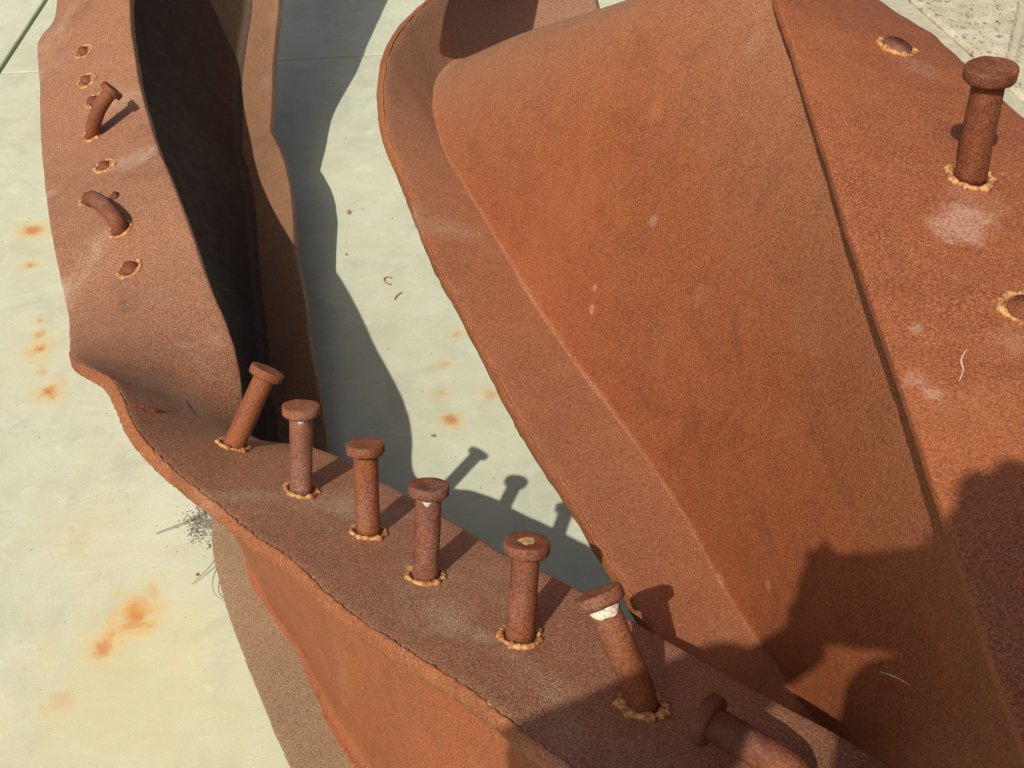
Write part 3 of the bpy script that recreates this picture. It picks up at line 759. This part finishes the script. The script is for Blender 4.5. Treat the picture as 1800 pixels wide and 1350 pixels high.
def dust_sheen_b(i, d, L):  # fillet and upper-edge dust, plus pale grazing light painted along the fold
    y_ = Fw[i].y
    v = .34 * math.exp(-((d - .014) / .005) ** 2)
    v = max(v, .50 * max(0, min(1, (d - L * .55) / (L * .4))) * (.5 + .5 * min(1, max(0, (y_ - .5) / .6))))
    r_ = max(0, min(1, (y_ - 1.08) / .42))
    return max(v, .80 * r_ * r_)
dust_shading_attr(web_me, [dust_sheen_b(i, d, max(row)) for i, row in enumerate(DIST) for d in row])
webB = link('web', web_me, M_WEB); adopt(webB, beam_b)
tlPX = [(1352, -75, .855), (1360, -38, .858), (1367, 0, .86), (1394, 80, .862), (1425, 183, .863), (1455, 278, .864), (1483, 375, .864), (1530, 520, .864), (1580, 660, .864), (1640, 840, .864), (1690, 990, .864), (1740, 1140, .864), (1790, 1277, .864), (1850, 1450, .864)]
TL = [at_z(*p) for p in tlPX]
TL = [Vector((.235, 1.20, .82))] + TL + [Vector((.232, .12, .864))]
TR = [Vector((.33, 1.33, .70))] + [at_z(*p) for p in [(1500, -42, .765), (1544, 0, .785), (1592, 31, .795), (1633, 53, .805), (1664, 81, .815), (1700, 111, .825), (1761, 172, .836), (1800, 207, .842)]]
TR += [Vector((.424, .70, .852)), Vector((.425, .55, .858)), Vector((.425, .35, .862)), Vector((.425, .14, .864))]
TLs, TRs = resample(TL, 140), resample(TR, 140)
# match right-edge samples square across
TRm = []
for i, a in enumerate(TLs):
    j = min(range(141), key=lambda j_: abs((TRs[j_].y - a.y) - .02 - .10 * max(0, (a.y - .75) / .35)))
    TRm.append(TRs[j])
TRm = smooth(TRm, 10)
ringsT = []
for i in range(141):
    a, b = TLs[i], TRm[i]
    T = (TLs[min(i + 1, 140)] - TLs[max(i - 1, 0)]).normalized()
    n = T.cross(b - a).normalized()
    if n.z < 0: n = -n
    ringsT.append(flange_ring(a, b, n, .0085, r=.0022, m=22, wob=.0010, key=i * .35 + 200, sag=-.004))
topB_me = loft('top_flange', ringsT)
topB = link('top_flange', topB_me, M_REDFLANGE); adopt(topB, beam_b)
BB = bvh_of(topB_me)
stud(beam_b, BB, [(1706, 312, 0), (1743, 121, .08)], 51, label='headed stud near the far edge of the top flange')
stud(beam_b, BB, [(1575, 85, 0), (1579, 78, .007)], 52, head=False, rad=.0135, label='broken stud stump')
stud(beam_b, BB, [(1803, 545, 0), (1804, 541, .004)], 53, head=False)
scar(beam_b, BB, [(1480, 330), (1492, 322), (1506, 318)], .003, .0025, 8, mat=M_REDFLANGE)

PINK = (.60, .40, .31); PALE = (.55, .45, .35)
def on(bvh, x, y): return hit(bvh, x, y)[0]
BW = bvh_of(web_me)
add_marks(M_REDFLANGE, [(on(BB, 1690, 396), .026, PINK, .75), (on(BB, 1705, 350), .025, PALE, .2), (on(BB, 1607, 665), .009, PINK, .5), (on(BB, 1640, 692), .007, PINK, .8), (on(BB, 1612, 580), .007, PALE, .5),
                        (on(BB, 1480, 150), .05, (.40, .13, .04), .45), (on(BB, 1450, 60), .04, (.42, .15, .05), .4), (on(BB, 1790, 600), .02, PALE, .2), (on(BB, 1620, 120), .02, PALE, .2), (on(BB, 1700, 780), .06, (.40, .12, .035), .5)])
add_marks(M_WEB, [(on(BW, 1040, 545), .006, PINK, .7), (on(BW, 1046, 506), .005, PINK, .7), (on(BW, 1148, 388), .008, PALE, .4), (on(BW, 1350, 1030), .006, PALE, .45), (on(BW, 1157, 186), .016, (.44, .17, .05), .6), (on(BW, 1330, 75), .02, PALE, .15),
                  (on(BW, 960, 420), .09, (.40, .125, .035), .3), (on(BW, 1020, 330), .07, (.40, .125, .035), .2), (on(BW, 1265, 1020), .008, PALE, .3), (on(BW, 1420, 560), .03, PALE, .08)])
add_marks(M_FLANGE, [(on(BA, 785, 1105), .018, PALE, .45), (on(BA, 850, 1122), .010, PALE, .5), (on(BA, 240, 278), .030, PALE, .45), (on(BA, 200, 290), .022, PALE, .35), (on(BA, 265, 268), .02, PALE, .4), (on(BA, 300, 700), .06, (.36, .30, .19), .45), (on(BA, 350, 730), .04, (.36, .30, .19), .4),
                     (on(BA, 112, 505), .016, PALE, .5), (on(BA, 90, 340), .012, PALE, .4), (on(BA, 150, 620), .05, (.40, .15, .07), .35)])
for pts_ in ([(1700, 612), (1690, 632), (1693, 650), (1686, 672)], [(1545, 1180), (1575, 1190), (1600, 1205)]):
    try: scar(beam_b, BB if pts_[0][0] != 1545 else BW, pts_, .0009, .0006, 4, 'scratch', M_PALE)
    except Exception as ex: print('scratch', ex)

# plate inside the fold; its unseen upper arch is added to shade the hollow
bp_ = [[(855, 90, .44), (880, 70, .45), (915, 50, .455), (950, 38, .46)], [(862, 20, .50), (888, 5, .505), (925, -4, .51), (957, -8, .51)], [(845, -60, .57), (880, -72, .57), (922, -80, .57), (958, -84, .57)],
       [(735, -112, .67), (780, -124, .68), (820, -132, .69), (860, -138, .69)], [(610, -120, .76), (665, -138, .77), (715, -150, .78), (770, -160, .78)]]
GP = []
for i in range(13):
    c3 = [cr([at_z(*p) for p in row], i / 12 * 3) for row in bp_]
    GP.append([cr(c3, j / 20 * 4) for j in range(21)])
R = []
for i in range(13):
    fr = []; bk = []
    for j in range(21):
        du_ = GP[min(i + 1, 12)][j] - GP[max(i - 1, 0)][j]; dv_ = GP[i][min(j + 1, 20)] - GP[i][max(j - 1, 0)]
        nn = du_.cross(dv_).normalized()
        if nn.dot(CAM - GP[i][j]) < 0: nn = -nn
        fr.append(GP[i][j]); bk.append(GP[i][j] - nn * .014)
    R.append(fr + bk[::-1])
plate = link('bent_plate', loft('bent_plate', R), M_BFLANGE, label='rusty plate end inside the curl of the right beam, unseen arch added for shade', category='steel plate')

# ------------------------------------------------------------------ litter on the concrete
def twig(pts, r, label):
    P = [at_z(x, y, .004 + h) for x, y, h in pts]
    path = resample(P, 18)
    o = link('twig', loft('twig', tube_rings(path, [r * (1 - .5 * i / 18) for i in range(19)], 7, .3, 3)), M_TWIG, None, True, label=label, category='twig')
    return o
twig([(362, 897, .004), (330, 915, .004), (300, 927, .003), (273, 938, .0)], .0012, 'straight thin twig pointing left beside the dark soil')
twig([(385, 975, .01), (365, 1000, .006), (338, 1026, .0)], .0009, 'short thin twig below the soil, pointing down left')
twig([(384, 992, .01), (374, 1020, .01), (378, 1044, .006), (400, 1060, .004)], .0008, 'curled grass stem against the lower flange edge')
soil_V = []; soil_F = []
rs = random.Random(5)
def lump(V, F, c, r, rnd):
    bm = bmesh.new(); bmesh.ops.create_icosphere(bm, subdivisions=1, radius=1.0)
    b = len(V); s3 = (rnd.uniform(.7, 1.3), rnd.uniform(.7, 1.3), rnd.uniform(.4, .8))
    for v in bm.verts:
        k = r * (1 + .35 * noise.noise(v.co * 1.7 + c * 90))
        V.append((c.x + v.co.x * k * s3[0], c.y + v.co.y * k * s3[1], c.z + v.co.z * k * s3[2]))
    for f in bm.faces: F.append(tuple(b + v.index for v in f.verts))
    bm.free()
sc_ = at_z(357, 918, 0)
for i in range(800):
    q = Vector((rs.gauss(0, .016) + .004, rs.gauss(0, .020), 0))
    lump(soil_V, soil_F, sc_ + q + Vector((0, 0, .001)), rs.uniform(.0005, .0019) * max(.5, 1 - q.length * 10), rs)
link('soil_patch', mesh('soil_patch', soil_V, soil_F), M_SOIL, None, True, kind='stuff', label='dark crumbs of soil gathered at the kinked beam', category='soil')
def flake(x, y, r, mat, name, label, cat):
    V = []; F = []
    lump(V, F, at_z(x, y, r * .5), r, random.Random(int(x)))
    link(name, mesh(name, V, F), mat, None, True, label=label, category=cat)
flake(366, 960, .0042, M_PEBBLE, 'pebble', 'pale round pebble below the soil patch', 'pebble')
flake(346, 1010, .0028, M_FLAKE, 'rust_crumb', 'tiny red rust crumb next to the short twig', 'rust crumb')
flake(613, 373, .0055, M_FLAKE, 'rust_flake', 'small rust flake on bright concrete, nearest the shadow', 'rust flake')
flake(609, 447, .0030, M_FLAKE, 'rust_crumb', 'tiny rust crumb just outside the shadow edge', 'rust crumb')
flake(762, 766, .0035, M_FLAKE, 'rust_crumb', 'tiny orange rust crumb below the round rust stain between the beams', 'rust crumb')
def curl(pts, r, label):
    path = resample([at_z(x, y, .003) for x, y in pts], 14)
    link('rust_curl', loft('rust_curl', tube_rings(path, [r] * 15, 7, .2, 2)), M_FLAKE, None, True, label=label, category='rust flake')
curl([(688, 488), (678, 487), (675, 493), (681, 498), (687, 499)], .0012, 'small C-shaped curl of rust on the concrete')
curl([(706, 514), (699, 518), (693, 526)], .0011, 'short straight sliver of rust on the concrete')

# ------------------------------------------------------------------ the person with the camera, just behind the viewpoint: only the shadow reaches the picture
def capsule(bm, a, b, ra, rb, seg=12):
    a, b = Vector(a), Vector(b); n = max(2, int((b - a).length / min(ra, rb) * 1.6))
    for i in range(n + 1):
        p = a.lerp(b, i / n); r = ra + (rb - ra) * i / n
        bmesh.ops.create_icosphere(bm, subdivisions=2, radius=r, matrix=Matrix.Translation(p))
def ball(bm, c, r, s=(1, 1, 1), rot=None):
    m = Matrix.Translation(Vector(c)) @ (rot.to_4x4() if rot else Matrix.Identity(4)) @ Matrix.Diagonal((*s, 1))
    bmesh.ops.create_icosphere(bm, subdivisions=3, radius=r, matrix=m)
def blob(name, bm, voxel, mat, parent=None, **props):
    me = bpy.data.meshes.new(name); bm.to_mesh(me); bm.free()
    o = link(name, me, mat, None, True, **props)
    if parent is not None: o.parent = parent
    md = o.modifiers.new('union', 'REMESH'); md.mode = 'VOXEL'; md.voxel_size = voxel; md.use_smooth_shade = True
    sm = o.modifiers.new('soften', 'SMOOTH'); sm.iterations = 3; sm.factor = .5
    return o
RT = Vector((1, 0, 0)); UP = Vector((0, SS, CC)); FW = Vector((0, CC, -SS))     # camera's own axes
def cs(r, u, f): return CAM + RT * r + UP * u + FW * f
head_c = Vector((.014, -.195, 1.570))
neck = Vector((.004, -.262, 1.425)); chest = Vector((.015, -.36, 1.20)); belly = Vector((.05, -.41, 1.02)); pelvis = Vector((.08, -.44, .88))
shR, shL = Vector((.185, -.31, 1.335)), Vector((-.165, -.33, 1.335))
elR, elL = Vector((-.005, -.215, 1.13)), Vector((-.265, -.150, 1.280))
wrR, wrL = cs(.022, -.066, -.046), cs(-.100, -.062, -.045)
bm = bmesh.new()
ball(bm, head_c, .1, (.76, .92, 1.12), Matrix.Rotation(.5, 3, 'X'))
ball(bm, head_c + Vector((0, .055, -.07)), .05, (.9, .9, .8))
ball(bm, head_c + Vector((0, .105, -.02)), .016, (.8, 1.1, 1.3))            # nose
for sx in (-1, 1):
    ball(bm, head_c + Vector((sx * .077, .0, -.005)), .022, (.4, .7, 1.2))  # ears
    ball(bm, head_c + Vector((sx * .03, .082, .012)), .013)                 # eyelids
ball(bm, head_c + Vector((0, .093, -.068)), .017, (1.4, .6, .6))            # lips
capsule(bm, head_c + Vector((0, -.01, -.05)), neck, .052, .058)
capsule(bm, neck, chest, .075, .13); capsule(bm, chest, belly, .13, .125); capsule(bm, belly, pelvis, .125, .14)
for sh, el, wr, s in ((shR, elR, wrR, 1), (shL, elL, wrL, -1)):
    capsule(bm, neck + Vector((0, -.02, -.05)), sh, .06, .062)
    capsule(bm, sh, el, .052, .040); capsule(bm, el, wr, .038, .025)
    # hand: palm beside the camera, four fingers bent round its front, thumb behind
    palm = cs(.064, -.012, -.030) if s > 0 else cs(-.050, -.034, -.030)
    capsule(bm, wr, palm, .025, .021)
    for q in range(4):
        u = (.024 if s > 0 else .006) - q * .0165
        w_ = 1.0 if s > 0 else .72
        k1 = cs(s * .068 * w_, u, -.010); k2 = cs(s * .060 * w_, u + .002, -.003)
        tip = cs(s * (.044 - .002 * q) * w_, u + .004, -.004)
        if s < 0 and q == 0:                                                   # index finger raised beside the shutter
            k1 = cs(-.044, .012, -.024); k2 = cs(-.034, .032, -.022); tip = cs(-.026, .038, -.020)
        capsule(bm, palm, k1, .0105, .0085, 8); capsule(bm, k1, k2, .0085, .0078, 8); capsule(bm, k2, tip, .0078, .0066, 8)
    capsule(bm, palm, cs(s * .045, -.004, -.046), .012, .010, 8); capsule(bm, cs(s * .045, -.004, -.046), cs(s * .026, .002, -.042), .0095, .008, 8)
hipR, hipL = Vector((.18, -.44, .86)), Vector((.0, -.44, .86))
for hp, s in ((hipR, 1), (hipL, -1)):
    kn = Vector((hp.x + s * .01, -.40, .48)); an = Vector((hp.x + s * .02, -.45, .09))
    capsule(bm, hp, kn, .088, .058); capsule(bm, kn, an, .056, .038)
    capsule(bm, an + Vector((0, 0, -.04)), Vector((an.x + s * .01, -.28, .035)), .042, .032)
person = blob('person', bm, .0055, M_SKIN, None, label='person in dark clothes holding a small camera, whose shadow falls on the right girder', category='person')
bm = bmesh.new()
capsule(bm, neck + Vector((0, -.01, -.05)), chest, .085, .145); capsule(bm, chest, belly, .145, .140); capsule(bm, belly, pelvis, .140, .155)
for sh, el, wr in ((shR, elR, wrR), (shL, elL, wrL)):
    capsule(bm, neck + Vector((0, -.02, -.06)), sh, .066, .070); capsule(bm, sh, el, .064, .054); capsule(bm, el, el.lerp(wr, .97 if wr is wrR else .86), .054, .044)
blob('shirt', bm, .009, M_CLOTH, person)
bm = bmesh.new()
for hp, s in ((hipR, 1), (hipL, -1)):
    kn = Vector((hp.x + s * .01, -.40, .48)); an = Vector((hp.x + s * .02, -.45, .12))
    capsule(bm, pelvis, hp, .14, .105); capsule(bm, hp, kn, .105, .078); capsule(bm, kn, an, .076, .062)
blob('trousers', bm, .012, M_DENIM, person)
for hp, s in ((hipR, 1), (hipL, -1)):
    bm = bmesh.new()
    capsule(bm, (hp.x + s * .02, -.47, .05), (hp.x + s * .03, -.27, .04), .049, .040)
    blob('shoe', bm, .008, M_BLACK, person)
bm = bmesh.new()
ball(bm, head_c + Vector((0, -.018, .02)), .106, (.78, .90, 1.05), Matrix.Rotation(.5, 3, 'X'))
ball(bm, head_c + Vector((0, -.06, -.04)), .075, (.95, .7, 1.0))
blob('hair', bm, .007, M_HAIR, person)
# compact camera in the hands: body behind the viewpoint, lens ring round it
def boxy(name, r0, r1, u0, u1, f0, f1, mat, bev, parent=None, **props):
    bm = bmesh.new(); bmesh.ops.create_cube(bm, size=1.0)
    for v in bm.verts:
        v.co = cs((r0 + r1) / 2 + v.co.x * (r1 - r0), (u0 + u1) / 2 + v.co.y * (u1 - u0), (f0 + f1) / 2 + v.co.z * (f1 - f0))
    bmesh.ops.bevel(bm, geom=list(bm.edges), offset=bev, segments=3, affect='EDGES', profile=.5)
    me = bpy.data.meshes.new(name); bm.to_mesh(me); bm.free()
    o = link(name, me, mat, None, True, **props)
    if parent is not None: o.parent = parent
    return o
ccam = boxy('compact_camera', -.036, .052, -.030, .030, -.036, -.010, M_BLACK, .005, None, label='small black compact camera held at the viewpoint', category='camera')
boxy('shutter_button', -.030, -.018, .029, .034, -.028, -.016, M_BLACK, .0015, ccam)
boxy('screen', -.028, .034, -.022, .022, -.0375, -.0355, M_BLACK, .0008, ccam)
R = []
for f, r in ((-.012, .022), (-.004, .022), (-.003, .021), (-.003, .015), (-.0075, .012)):
    R.append([cs(math.cos(2 * math.pi * k / 32) * r, math.sin(2 * math.pi * k / 32) * r, f) for k in range(32)])
lr = link('lens_ring', loft('lens_ring', R), M_BLACK); lr.parent = ccam
